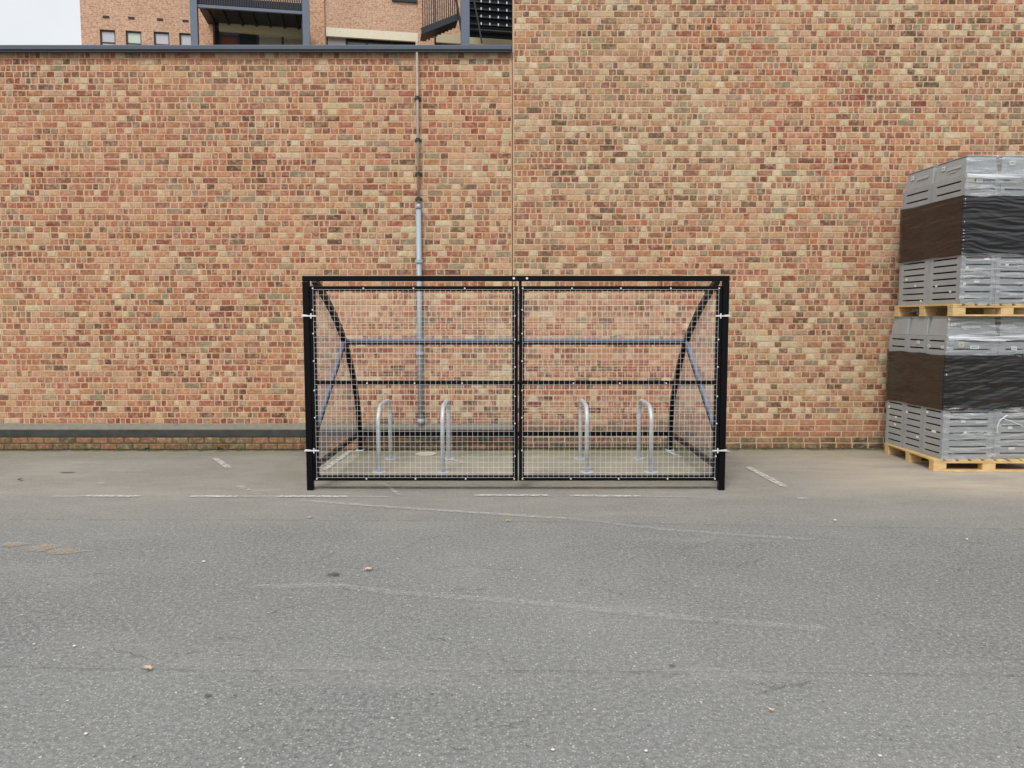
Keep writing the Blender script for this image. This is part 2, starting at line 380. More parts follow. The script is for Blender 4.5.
# pale tyre arcs
strip('tyre_track', gp((246, 588), (330, 586), (400, 594), (480, 600), (560, 606), (640, 615), (720, 622), (830, 631)), .07, M['tyre'], seed=51)
strip('tyre_track', gp((300, 501), (380, 507), (470, 513), (570, 519.5)), .06, M['faint'], seed=52)
strip('tyre_track', gp((570, 519), (660, 530), (740, 536), (815, 540.5)), .06, M['tyre'], seed=53)
# surface joints and cracks
strip('surface_joint', gp((-60, 520), (120, 520.5), (300, 521), (520, 522), (700, 525), (860, 528), (1090, 531)), .011, M['joint'], jag=.012, seed=61)
strip('surface_joint', gp((-80, 667), (60, 669), (150, 671), (330, 672), (520, 672), (760, 673.5), (1110, 678)), .008, M['joint'], jag=.006, seed=62)
cr = random.Random(5)
for i, (x, y, dx, dy) in enumerate(((70, 548, 40, 3), (310, 566, 30, -14), (430, 570, 50, -6), (470, 568, 70, 4), (380, 556, 45, -14), (235, 592, 40, -8),
        (880, 612, 26, 14), (215, 640, 40, -4), (150, 668, 60, -22), (0, 663, 45, -18),
        (500, 660, 26, 6), (930, 560, 60, 4), (700, 562, 60, 3), (110, 575, 50, 4))):
    pts = []; n = 7
    for j in range(n): pts.append((x+dx*j/(n-1)+cr.uniform(-2, 2), y+dy*j/(n-1)+cr.uniform(-2.2, 2.2)))
    strip('surface_crack', gp(*pts), .009, M['crack'], jag=.008, seed=70+i)
strip('moss_fringe', [(-9, WY-.125), (.03, WY-.125)], .13, M['moss'], z=.011, jag=.012, seed=94)
strip('moss_fringe', [(.03, WY-.06), (9, WY-.06)], .12, M['moss'], z=.011, jag=.012, seed=95)
M['crack2'] = paint_mat('hairline_crack', (.06, .06, .058), .42, .56, .55, 18)
for i in range(46):
    x, y = cr.uniform(10, 1010), cr.choice((cr.uniform(535, 600), cr.uniform(540, 660), cr.uniform(600, 760))); dx = cr.uniform(12, 46)*cr.choice((-1, 1, 1)); dy = cr.uniform(-.35, .35)*abs(dx); n = 8; pts = []
    for j in range(n): pts.append((x+dx*j/(n-1)+cr.uniform(-1.5, 1.5), y+dy*j/(n-1)+cr.uniform(-1.6, 1.6)))
    strip('surface_crack', gp(*pts), .006, M['crack2'], jag=.007, seed=200+i)
# dirt along the wall foot, then a soft dark line under the gates
strip('dark_line', [(-9, WY-.09), (.03, WY-.09)], .05, M['dark_mark'], z=.014, jag=.006, seed=92)
strip('dark_line', [(.03, WY-.02), (9, WY-.02)], .06, M['dark_mark'], z=.014, jag=.008, seed=93)
strip('dark_line', gp((314, 488.2), (520, 488.6), (718, 488.2)), .05, M['dark_mark'], z=.012, seed=91)

def patch(name, px, py, rx, ry, mat, seed=0, z=.008):
    c = gr(px, py); rr = random.Random(seed); n = 22; vs = [(c.x, c.y, z)]; ed = [1]
    for ring, e in ((.55, 1), (1, 0)):
        rr = random.Random(seed)
        for j in range(n):
            a = 2*PI*j/n; q = ring*(1+rr.uniform(-.22, .22)); vs.append((c.x+rx*q*math.cos(a), c.y+ry*q*math.sin(a), z)); ed.append(e)
    fs = [(0, 1+j, 1+(j+1) % n) for j in range(n)]+[(1+j, 1+n+j, 1+n+(j+1) % n, 1+(j+1) % n) for j in range(n)]
    m = MB(); m.add(vs, fs); o = m.build(name, mat); a_ = o.data.attributes.new('edge', 'FLOAT', 'POINT')
    for i, e in enumerate(ed): a_.data[i].value = e
    return struct(o)
for i, (x, y, a, b) in enumerate(((15, 545, .09, .06), (43, 548.5, .12, .09), (67, 552, .16, .07))): patch('sand_patch', x, y, a, b, M['sandp'], i)
for i, (x, y, a, b) in enumerate(((333, 575.5, .05, .04), (208, 697, .018, .016), (235, 697, .010, .010), (672, 667, .018, .014), (70, 473, .06, .03), (64, 473, .05, .03))): patch('oil_stain', x, y, a, b, M['dark_mark'], 10+i)

# ------------------------------------------------------------------ brick walls
def palette(kind):
    if kind == 'right': return [((234,214,180), 24), ((224,186,152), 19), ((204,152,116), 16), ((178,112,82), 18), ((150,82,60), 12), ((112,82,60), 9), ((156,144,114), 13), ((200,146,104), 3)]
    if kind == 'left': return [((228,206,170), 9), ((216,168,132), 17), ((206,134,94), 20), ((184,98,68), 22), ((152,74,52), 14), ((112,74,56), 7), ((160,142,114), 8), ((202,132,90), 6)]
    if kind == 'base': return [((206,136,92), 30), ((190,112,76), 20), ((172,98,70), 14), ((200,156,120), 10)]
    if kind == 'foot': return [((140,120,96), 20), ((166,112,84), 12), ((108,96,76), 16), ((176,132,102), 8)]
    if kind == 'plinth': return [((182,120,76), 18), ((150,122,82), 14), ((118,110,74), 16), ((160,98,68), 12), ((100,84,60), 8)]
def pick(kind, r, small=0):
    p = palette(kind)
    wts = [w*((1.7 if sum(c) < 400 else .55) if small == 1 else (1.6 if sum(c) > 470 else .7) if small == 2 else (.30 if sum(c) > 600 else .75 if sum(c) > 540 else 1.2)) for c, w in p]
    t = r.uniform(0, sum(wts))
    for (c, _), w in zip(p, wts):
        t -= w
        if t <= 0: break
    c = [min(255, max(0, v+r.uniform(-7, 7))) for v in c]; mu = (190,138,106); c = [q*.86+w_*.14 for q, w_ in zip(c, mu)]; k = r.uniform(.90, 1.09); c = lin(c); g = sum(c)/3
    d, ti = (.18, (.99, .97, .87)) if kind == 'left' else (.24, (.97, 1.0, .89)) if kind == 'right' else (.2, (1, 1, 1))
    return tuple((q*(1-d)+g*d)*k*.80*t_ for q, t_ in zip(c, ti))
def brick_wall(x0, x1, z0, z1, yf, kindf, seed, course=.0760, hdr=.45, proud=.004, allstretch=None):
    r = random.Random(seed); vs = []; fs = []; cols = []
    rows = int(round((z1-z0)/course)); course = (z1-z0)/rows
    for i in range(rows):
        za, zb = z0+i*course+.0055, z0+(i+1)*course-.0055
        st = r.random(); allS = bool(allstretch and allstretch(za)); heads = st > .84; x = x0-(i % 2)*.152-r.uniform(0, .012)-(r.uniform(0, .3) if r.random() < .12 or allS else 0)
        cells = []
        while x < x1:
            j0 = r.uniform(-.006, .006)
            if allS: parts = [(.204, 0)]*2
            elif heads: parts = [(.102, 2 if r.random() < .4 else 1)]*3
            else:
                q = r.random()
                if q < .52: parts = [(.204+j0, 0)]
                elif q < .80: parts = [(.070+j0, 1), (.066, 2 if r.random() < .4 else 0), (.068-j0*.5, 1)]
                else: parts = [(.118+j0, 0), (.086, 1)]
                parts.append((.102-j0, 2))
                if r.random() < .1: parts[-1] = (.102, 1)
            for L, sm in parts: cells.append((x, L, sm)); x += L
        for x, L, sm in cells:
            jx = r.uniform(.005, .0082); a, b = max(x, x0)+jx, min(x+L, x1)-jx
            if b-a < .02: continue
            c = pick(kindf(a, za, r), r, sm); y = yf-proud+r.uniform(-.0015, .0015)
            j = [r.uniform(-.003, .003) for _ in range(8)]; e = .006; n = len(vs)
            vs += [(a+j[0]*.5, yf, za+j[1]), (b+j[2]*.5, yf, za+j[3]), (b+j[4]*.5, yf, zb+j[5]), (a+j[6]*.5, yf, zb+j[7])]
            vs += [(a+e+j[0], y, za+e+j[1]), (b-e+j[2], y, za+e+j[3]), (b-e+j[4], y, zb-e+j[5]), (a+e+j[6], y, zb-e+j[7])]
            fs += [(n+4, n+5, n+6, n+7), (n, n+1, n+5, n+4), (n+1, n+2, n+6, n+5), (n+2, n+3, n+7, n+6), (n+3, n, n+4, n+7)]
            mo = (.44, .33, .24); co = tuple(q*.5+w_*.5 for q, w_ in zip(c, mo)); cols += [co]*4+[c]*4
    m = MB(); m.v = vs; m.f = fs; m.cols = cols; return m
def build_brick(m, name, mat, parent):
    o = m.build(name, mat, parent); a = o.data.color_attributes.new('bc', 'FLOAT_COLOR', 'POINT')
    for i, c in enumerate(m.cols): a.data[i].color = (*c, 1)
    return o
def kind_left(x, z, r):
    n = mn.noise(Vector((x*.45, z*.8, 3)))+r.uniform(-.35, .35)
    q = (x+1.9)/1.6
    return 'right' if n+max(-.3, min(.3, q*.3)) > .24 else 'left'
def kind_right(x, z, r):
    if z < .12: return 'foot'
    if z < .36 and x > 2.2: return 'base'
    if z < .36: return 'foot' if r.random() < .5 else 'left'
    n = mn.noise(Vector((x*.4, z*.7, 9)))+r.uniform(-.3, .3)
    if z < 1.6: n -= .18
    return 'left' if n < -.12 else 'right'
PLZ = .166
LB = thing('brick_building', 'low red brick building with slate grey coping and projecting black plinth, behind shelter left', 'building', (0, 0, 0))
core = MB().box(-16, .0, WY, WY+13, 0, 4.93)
wl = core.build('wall', M['mortar'], LB)
bw = brick_wall(-11.5, -.006, .325, 4.925, WY-.0005, kind_left, 11)
b2 = build_brick(bw, 'brick_facing', M['brick'], wl)
pl = MB().box(-16, .03, WY-.085, WY, 0, PLZ).build('plinth', M['mortar_dark'], LB)
pb = brick_wall(-11.5, .028, .004, PLZ-.002, WY-.0855, lambda x, z, r: 'plinth', 12, course=.081, allstretch=lambda z: True, proud=.007)
build_brick(pb, 'plinth_brick_facing', M['brick'], pl)
fe = MB().box(-16, .035, WY-.095, WY, PLZ+.001, .262).build('plinth_strip', M['felt'], LB, bevel=.006)
fl = MB(); fl.add([(-16, WY-.09, .263), (.04, WY-.09, .263), (.04, WY-.001, .263), (-16, WY-.001, .263), (-16, WY-.004, .325), (.04, WY-.004, .325)],
                  [(0, 3, 2, 1), (0, 1, 5, 4), (1, 2, 5), (0, 4, 3)]); fl.build('sloping_fillet', M['fillet'], LB)
MB().box(-16.1, -.004, WY-.09, WY+.35, 4.93, 4.985).build('coping', M['coping'], LB, bevel=.006)
MB().box(-16.1, -.004, WY-.075, WY-.045, 4.905, 4.928).build('coping_drip_edge', M['coping_dark'], LB)
MB().box(-16, -.004, WY+.36, WY+12.9, 4.935, 4.95).build('roof', M['roof'], LB)
TB = thing('tall_brick_building', 'tall pale multicoloured brick building wall rising above the coping, right half', 'building')
tw = MB().box(.012, 16, WY-.012, WY+13.2, 0, 9.0).build('wall', M['mortar'], TB)
bw = brick_wall(.020, 11.5, .004, 8.99, WY-.0125, kind_right, 21, allstretch=lambda z: z < .36)
build_brick(bw, 'brick_facing', M['brick'], tw)
MB().box(.0, 16.1, WY-.06, WY+13.3, 9.0, 9.1).build('roof_coping', M['coping'], TB)

MB().box(.000, .009, WY-.0155, WY-.0125, .34, 4.93).build('movement_joint', M['jointm'], TB)
# downpipe
DP = thing('downpipe', 'grey blue downpipe with thin upper pipe running up brick wall behind shelter', 'pipe', (at(420, 300, WY).x, WY-.06, .33))
bx = DP.location.x
ztop = at(416, 42, WY-.05).z; zj = at(419, 208, WY-.05).z
MB().cyl((0, 0, zj-.33), .0155, ztop-zj, n=12).build('upper_pipe', M['conduit'], DP, smooth=True)
MB().cyl((0, 0, .02), .032, zj-.33-.02, n=16).build('lower_pipe', M['pipe'], DP, smooth=True)
MB().tube([(0, 0, zj-.33-.01), (0, 0, zj-.33+.05)], [.040, .020], 14).build('reducer', M['pipe'], DP, smooth=True)
MB().tube([(0, 0, .07), (0, 0, .0)], [.042, .042], 16).build('shoe', M['pipe'], DP, smooth=True)
for yy in (98, 140, 174, 199):
    z = at(417, yy, WY-.05).z-.33
    m = MB(); m.cyl((0, 0, z-.018), .028, .036, n=12); m.box(-.045, .045, .045, .0475, z-.015, z+.015); m.box(-.008, .008, .02, .05, z-.01, z+.01); m.build('pipe_clamp', M['clamp'], DP)
for z in (.9, 2.05): 
    m = MB(); m.cyl((0, 0, z-.02), .049, .04, n=16); m.build('pipe_clip', M['pipe'], DP)

# ------------------------------------------------------------------ bike shelter
FY = 7.388; XS = 2.0; SX = .037
SH = thing('bike_shelter', 'black steel bicycle shelter with two wire mesh gates and curved sides', 'bike shelter', (SX, FY, 0))
P = 0.061
def L(y): return y-FY
for sx in (-1, 1):
    p = MB().box(sx*XS-P/2, sx*XS+P/2, -P/2, P/2, 0, 2.018).build('post', M['black'], SH, bevel=.005)
MB().box(-XS-P/2, XS+P/2, -P/2-.002, P/2+.002, 2.019, 2.07).build('top_beam', M['black'], SH, bevel=.005)
arc = [(7.50, 2.035), (7.60, 1.998), (7.74, 1.945), (8.02, 1.835), (8.34, 1.68), (8.60, 1.53), (8.80, 1.40), (9.02, 1.215), (9.20, 1.02), (9.38, .78), (9.50, .55), (9.565, .3), (9.59, .02)]
def smooth_path(pts, n=5):
    out = []
    P_ = [Vector((0, a, b)) for a, b in pts]
    for i in range(len(P_)-1):
        p0, p1, p2, p3 = P_[max(i-1, 0)], P_[i], P_[i+1], P_[min(i+2, len(P_)-1)]
        for k in range(n):
            t = k/n; out.append(.5*((2*p1)+(p2-p0)*t+(2*p0-5*p1+4*p2-p3)*t*t+(3*p1-p0-3*p2+p3)*t**3))
    out.append(P_[-1]); return out
AP = smooth_path(arc)
XA = 1.95
def ribbon(path, x, w, h):
    m = MB(); k = len(path); vs = []
    for i, p in enumerate(path):
        d = (path[min(i+1, k-1)]-path[max(i-1, 0)]).normalized(); nrm = Vector((0, -d.z, d.y))
        for a, b in ((-1, -1), (1, -1), (1, 1), (-1, 1)):
            q = p+nrm*(b*h/2); vs.append((x+a*w/2, q.y-FY, q.z))
    fs = [(i*4+j, i*4+(j+1) % 4, i*4+4+(j+1) % 4, i*4+4+j) for i in range(k-1) for j in range(4)]+[(3, 2, 1, 0), tuple(range((k-1)*4, k*4))]
    m.add(vs, fs); return m
for sx in (-1, 1):
    ribbon(AP, sx*XA, .055, .056).build('curved_side_frame', M['black'], SH, bevel=.004)
    MB().box(sx*XA-.05, sx*XA+.05, L(9.59)-.05, L(9.59)+.05, .008, .02).build('foot_plate', M['galv'], SH)
    MB().bar((sx*XA, .04, .235), (sx*XA, L(9.55), .235), .04, .05).build('side_rail', M['black'], SH, bevel=.003)
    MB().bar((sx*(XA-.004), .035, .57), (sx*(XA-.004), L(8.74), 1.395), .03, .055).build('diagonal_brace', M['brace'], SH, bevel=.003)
    MB().bar((sx*(XA-.021), .035, .548), (sx*(XA-.021), L(8.76), 1.375), .008, .012).build('brace_edge', M['black'], SH)  # edge of the same bar, kept black beside the painted sheen
    # clear sheet inside the side frame
    pts = [(9.54-.0, .27)]+[(p.y, p.z) for p in AP if p.z > .3][::-1]+[(7.46, 1.99), (7.46, .27)]
    m = MB(); n = len(pts); xx = sx*(XA+.026)
    m.add([(xx, a-FY, b) for a, b in pts]+[(xx+sx*.004, a-FY, b) for a, b in pts],
          [tuple(range(n)), tuple(reversed(range(n, 2*n)))]+[(i, (i+1) % n, n+(i+1) % n, n+i) for i in range(n)])
    m.build('clear_side_sheet', M['clear'], SH)
MB().box(-XA+.024, XA-.024, L(8.76), L(8.80), 1.405, 1.435).build('purlin', M['brace'], SH, bevel=.003)  # top of the black box section, sky sheen painted in its colour
MB().box(-XA+.024, XA-.024, L(8.755), L(8.795), 1.368, 1.4045).build('purlin_lower_half', M['black'], SH, bevel=.003)  # lower half of the same box, black below the painted sheen
MB().bar((-XA+.024, L(9.555), .228), (XA-.024, L(9.555), .228), .04, .052).build('rear_rail', M['black'], SH, bevel=.003)
# short centre stop between the gates
MB().box(.028, .056, -.018, .03, 1.94, 2.018).build('centre_stop', M['black'], SH, bevel=.002)
for x in (-.02, .105):
    MB().cyl((x, -P/2-.002, 2.045), .011, -.006, axis=(0, 1, 0), n=10).build('bolt', M['bolt'], SH)
GZ0, GZ1 = .093, 1.973
def gate(x0, x1, hinge_x, sx):
    fw = .05; y0, y1 = -.02, .02
    m = MB(); m.box(x0, x0+fw, y0, y1, GZ0, GZ1); m.box(x1-fw, x1, y0, y1, GZ0, GZ1)
    m.box(x0+fw, x1-fw, y0, y1, GZ0, GZ0+fw); m.box(x0+fw, x1-fw, y0, y1, GZ1-fw, GZ1)
    g = m.build('gate', M['black'], SH, bevel=.003)
    MB().box(x0+fw, x1-fw, y0+.003, y1-.003, 1.025, 1.068).build('mid_rail', M['black'], g, bevel=.003)
    w = MB(); r = .00100; e = .034
    nx = int(round((x1-x0-2*e)/.0505)); nz = int(round((GZ1-GZ0-2*e)/.0505))
    for i in range(nx+1):
        x = x0+e+(x1-x0-2*e)*i/nx; w.bar((x, y0-.004, GZ0+e), (x, y0-.004, GZ1-e), r*2, r*2, up=(0, 1, 0))
    for i in range(nz+1):
        z = GZ0+e+(GZ1-GZ0-2*e)*i/nz; w.bar((x0+e, y0-.009, z), (x1-e, y0-.009, z), r*2, r*2)
    w.build('wire_mesh', M['wire'], g)
    ps = []
    for fx in (.018, .26, .5, .745, .982):
        ps += [(x0+(x1-x0)*fx, GZ0+.022), (x0+(x1-x0)*fx, GZ1-.022)]
    for fx in (.27, .5, .73): ps.append((x0+(x1-x0)*fx, 1.046))
    for fz in (.16, .33, .47, .62, .76, .88): ps += [(x0+.03, GZ0+(GZ1-GZ0)*fz), (x1-.03, GZ0+(GZ1-GZ0)*(fz-.03))]
    for (x, z) in ps:
        b = MB().cyl((x, y0-.006, z), .0075, -.010, axis=(0, 1, 0), n=8).build('bolt', M['bolt'], g)
    for z in (at(305, 316, FY).z, at(305, 450, FY).z):
        h = MB(); hx = sx*XS
        h.bar((hx+sx*.042, -P/2-.010, z), (hx-sx*.10, -P/2-.010, z), .008, .012)
        h.bar((hx+sx*.036, -P/2-.012, z+.012), (hx-sx*.02, -P/2-.012, z+.006), .005, .006)
        h.cyl((hx-sx*.05, -P/2-.012, z-.024), .007, .048, n=10)
        h.build('hinge', M['bolt'], g, bevel=.001)
    return g
xin = XS-P/2-.004
gate(-xin, .020, -XS, -1)
gate(.030, xin, XS, 1)
MB().bar((.005, -.026, 1.05), (.07, -.026, 1.05), .012, .03).build('latch', M['black'], SH, bevel=.002)

# ------------------------------------------------------------------ bicycle stands
BS = None
labels = ['leftmost galvanised hoop bicycle stand inside the shelter, near the left curved side', 'second galvanised hoop bicycle stand from the left, just right of the downpipe',
          'third galvanised hoop bicycle stand from the left, first behind the right gate', 'rightmost galvanised hoop bicycle stand inside the shelter']
for i, x in enumerate((-1.44, -.749, .808, 1.50)):
    if BS is None:
        BS = thing('bicycle_stand', labels[0], 'bike stand', (x, 8.61, 0), 0, 'galvanised hoop stands in the shelter')
        path = [(0, -.40, .02), (0, -.40, .55)]; r = .19
        path += [(0, -.40+r-r*math.cos(t), .565+r*math.sin(t)) for t in [PI/2*k/8 for k in range(9)]]
        path += [(0, .40-r+r*math.sin(t), .565+r*math.cos(t)) for t in [PI/2*k/8 for k in range(9)]]
        path += [(0, .40, .02)]
        path = [(a_, b_, c_*.955) for a_, b_, c_ in path]
        MB().tube(path, .0235, 14).build('hoop', M['galv'], BS, smooth=True)
        for y in (-.40, .40): MB().cyl((0, y, .006), .075, .010, n=20).build('base_flange', M['galv'], BS)
    else:
        c = copy_tree(BS); c.location = (x, 8.61, 0); c['label'] = labels[i]
c = gr(426, 455)
tag(MB().cyl((c.x, c.y, .006), .125, .014, n=28).build('drain_cover', M['cap'], bevel=.003), 'pale round cover set in the paving between the two left stands', 'drain cover')

# ------------------------------------------------------------------ pallets, crates, film
def pallet(label, loc, rz):
    p = thing('wooden_pallet', label, 'pallet', loc, rz, 'wooden pallets under the crates')
    W, D = 1.20, 1.16
    m = MB(); n = 9
    for i in range(n):
        a = i*(W-.1)/(n-1); m.box(a, a+.1, 0, D, .112, .132)
    for y in (0, D/2-.05, D-.1): m.box(0, W, y, y+.1, .092, .1115)
    m.build('deck', M['wood'], p, bevel=.002)
    for x in (0, W/2-.07, W-.145):
        for y in (0, D/2-.05, D-.1):
            MB().box(x+.002, x+.143, y+.002, y+.098, .0185, .0915).build('block', M['wood'], p, bevel=.003)
    m = MB()
    for y in (0, D/2-.05, D-.1): m.box(0, W, y, y+.1, 0, .018)
    m.build('bottom_boards', M['wood'], p, bevel=.002)
    return p
def slot_wall(m, a, b, z0, z1, nslot, th=.016, gap=.0165):
    """one slotted wall from a to b (2d points), outward normal to the right of a->b"""
    a, b = Vector(a), Vector(b); d = (b-a); Ln = d.length; d.normalize(); nrm = Vector((d.y, -d.x))
    def bx(u0, u1, w0, w1, o0=0.0, o1=-th):
        q = [a+d*u0+nrm*o0, a+d*u1+nrm*o0, a+d*u1+nrm*o1, a+d*u0+nrm*o1]
        m.add([(v.x, v.y, w0) for v in q]+[(v.x, v.y, w1) for v in q], [(0, 1, 2, 3)[::-1], (4, 5, 6, 7), (0, 1, 5, 4), (1, 2, 6, 5), (2, 3, 7, 6), (3, 0, 4, 7)])
    e = Ln*.13
    bx(0, e, z0, z1); bx(Ln-e, Ln, z0, z1)
    pitch = (z1-z0)/(nslot+.35); z = z0
    for i in range(nslot+1):
        top = min(z1, z0+(i+1)*pitch-gap-.01) if i < nslot else z1
        bx(e+.0005, Ln-e-.0005, z, top, -.001); z = top+gap
    # edge ribs
    bx(0, .012, z0, z1, .004, .0002); bx(Ln-.012, Ln, z0, z1, .004, .0002)
def crate(w, d, h, nslot, taper=False, mat='crate'):
    """slotted crate, origin at its front left foot corner; taper adds the plain sloping upper part"""
    m = MB(); g_ = .004
    x0, x1, y0, y1 = g_, w-g_, g_, d-g_
    for a, b in (((x0, y0), (x1, y0)), ((x1, y0), (x1, y1)), ((x1, y1), (x0, y1)), ((x0, y1), (x0, y0))):
        slot_wall(m, a, b, 0, h, nslot)
    body = m
    parts = [('body', body, M[mat], .002)]
    parts.append(('inner_shade_block', MB().box(x0+.06, x1-.06, y0+.06, y1-.06, .005, h-.004), M['crate_dark'], 0))  # near black block paints the shade seen through the slots
    parts.append(('rim', MB().box(x0+.003, x1-.003, y0+.003, y1-.003, h-.003, h+.004) if taper else MB().box(x0+.003, x1-.003, y0+.003, y1-.003, h-.012, h-.0005), M[mat], 0))
    if taper:
        z0, z1 = h+.004, h+.205; i0, i1 = .008, .034
        t = MB(); t.add([(x0+i0, y0+i0, z0), (x1-i0, y0+i0, z0), (x1-i0, y1-i0, z0), (x0+i0, y1-i0, z0),
                         (x0+i1, y0+i1, z1), (x1-i1, y0+i1, z1), (x1-i1, y1-i1, z1), (x0+i1, y1-i1, z1)],
                        [(3, 2, 1, 0), (4, 5, 6, 7), (0, 1, 5, 4), (1, 2, 6, 5), (2, 3, 7, 6), (3, 0, 4, 7)])
        parts.append(('upper_shell', t, M[mat], .006))
        parts.append(('base_plate', MB().box(x0+i1-.006, x1-i1+.006, y0+i1-.006, y1-i1+.006, z1+.0005, z1+.012), M[mat], .002))
    return parts
CR = {}
def place_crate(key, w, d, h, ns, taper, root_loc, rz, label, group, mat='crate'):
    if key not in CR:
        t = thing('plastic_crate', label, 'crate', root_loc, rz, group)
        for nm, mb, mt, bv in crate(w, d, h, ns, taper, mat): mb.build(nm, mt, t, bevel=bv)
        CR[key] = [c for c in t.children]
    else:
        t = thing('plastic_crate', label, 'crate', root_loc, rz, group)
        for ch in CR[key]:
            c = ch.copy(); C.objects.link(c); c.parent = t
    return t
def sticker(root, face, u, z, w, h, mat='sticker', name='sticker', ink=True, w_=0, tilt=0, slope=0.0):
    """face 'f' front (u along x) or 's' left side (u along y); slope shifts outward surface inward"""
    off = slope
    m = MB()
    if face == 'f': m.box(u, u+w, off-.002, off+.0005, z, z+h)
    else: m.box(off-.002, off+.0005, u, u+w, z, z+h)
    o = m.build(name, M[mat], root)
    if ink and name == 'sticker':
        k = MB()
        for q in (.2, .45, .7):
            if face == 'f': k.box(u+w*q, u+w*(q+.14), off-.0032, off-.0022, z+h*.3, z+h*.7)
            else: k.box(off-.0032, off-.0022, u+w*q, u+w*(q+.14), z+h*.3, z+h*.7)
        k.build('mark', M['ink'], o)
    return o
def to_world(org, rz, x, y, z):
    c, s_ = math.cos(rz), math.sin(rz); return (org[0]+c*x-s_*y, org[1]+s_*x+c*y, org[2]+z)

def film(name, x0, x1, y0, y1, zs, mat, parent, off, seed, amp=.004, taper=None, sides='flbr'):
    """shell wound round the load: zs = list of z; off outward; wrinkled"""
    m = MB(); nz = max(2, int((zs[-1]-zs[0])/(.007 if name == 'black_film' else .02))); loop = []
    def seg(a, b, n):
        return [(a[0]+(b[0]-a[0])*i/n, a[1]+(b[1]-a[1])*i/n) for i in range(n)]
    A, B, C_, D_ = (x0, y0), (x1, y0), (x1, y1), (x0, y1)
    loop = seg(A, B, 44)+seg(B, C_, 40)+seg(C_, D_, 40)+seg(D_, A, 44); n = len(loop)
    cx, cy = (x0+x1)/2, (y0+y1)/2; vs = []
    for i in range(nz+1):
        z = zs[0]+(zs[-1]-zs[0])*i/nz
        tp = taper(z) if taper else 0
        for (x, y) in loop:
            w = mn.noise(Vector((x*2.2+z*1.5, y*2.2+seed, z*16)))*amp+mn.noise(Vector((x*5-z*2, y*5+seed, z*40)))*amp*.5
            if name == 'black_film':
                u = x*.9+y*.5; dg = z-u*(.30 if seed == 1 else -.10)+.03*mn.noise(Vector((u*2, z*3, seed+8)))
                f_ = abs(mn.noise(Vector((u*1.3, dg*20+1.3*mn.noise(Vector((u*1.2, z*5, seed))), seed)))); cf = min(1, max(0, min(x-x0, x1-x)/.10)) if abs(y-y0) < 1e-6 else min(1, (y-y0)/.1); w += cf*(.5-f_)*.016*(1 if abs(y-y0) < 1e-6 else .22)+.006*mn.noise(Vector((u*3.0, dg*60+mn.noise(Vector((u*6, z*6, 1)))*3, seed)))*(1 if abs(y-y0) < 1e-6 else .3)
            w += off-tp
            zz = z
            if i == 0: zz += mn.noise(Vector((x*3, y*3, seed)))*.02
            if i == nz and not taper: zz += mn.noise(Vector((x*3, y*3, seed+5)))*.02
            vs.append((x+(w if x > cx+.01 and (x, y) != 0 and abs(x-x1) < 1e-6 else (-w if abs(x-x0) < 1e-6 else 0)),
                       y+(w if abs(y-y1) < 1e-6 else (-w if abs(y-y0) < 1e-6 else 0)), zz))
    fs = [(i*n+j, i*n+(j+1) % n, (i+1)*n+(j+1) % n, (i+1)*n+j) for i in range(nz) for j in range(n)]
    if sides == 'front': fs = [f for f in fs if (f[0] % n) < 44+40]
    m.add(vs, fs); return m.build(name, mat, parent, smooth=True)

W, D = 1.165, 1.155
def load(nm, org, rz, nx, ny, h1, h2, h3):
    """stack of slotted crates on one pallet: nx by ny; a film-wound middle"""
    w, d = W/nx, D/ny; k = 0
    res = {}
    for tier, (z, h, ns, tp) in enumerate(((0, h1, 7, False), (h1+h2, h3, 3 if False else 2, True))):
        for ix in range(nx):
            for iy in range(ny):
                if ix > 0 and iy > 0: continue
                col = ['at the near corner', 'next right of the corner', 'third along the front'][ix] if iy == 0 else \
                      ('mid left side' if (iy == 1 and ny == 3) else 'nearest the wall')
                lab = '%s grey crate, %s row of %s pallet load' % ('tapered' if tier else 'slotted', 'top' if tier else 'bottom', nm)
                lab = lab+', '+col
                loc = to_world(org, rz, ix*w+.0, iy*d, z)
                c = place_crate((nm, tier), w, d, h, ns, tp, loc, rz+rnd.uniform(-.004, .004), lab, 'grey plastic crates on the pallets', 'crate')
                res[(tier, ix, iy)] = c
    return res, w, d
RZ1 = R(3.0); RZ2 = R(4.0); RZP = R(-1.2)
P1 = (4.60, 8.29, 0); pallet('lower wooden pallet standing on the ground by the wall', P1, RZP)
O1 = (4.69, 8.30, .134); H1, H2, H3 = .555, .575, .205
r1, w1, d1 = load('lower', O1, RZ1, 2, 3, H1, H2, H3)
Z2 = .134+H1+H2+H3+.205+.016
P2 = (4.705, 8.245, Z2); pallet('upper wooden pallet resting on top of the lower crates', P2, R(2.6))
O2 = (4.775, 8.25, Z2+.134)
r2, w2, d2 = load('upper', O2, RZ2, 3, 2, .53, .60, .215)
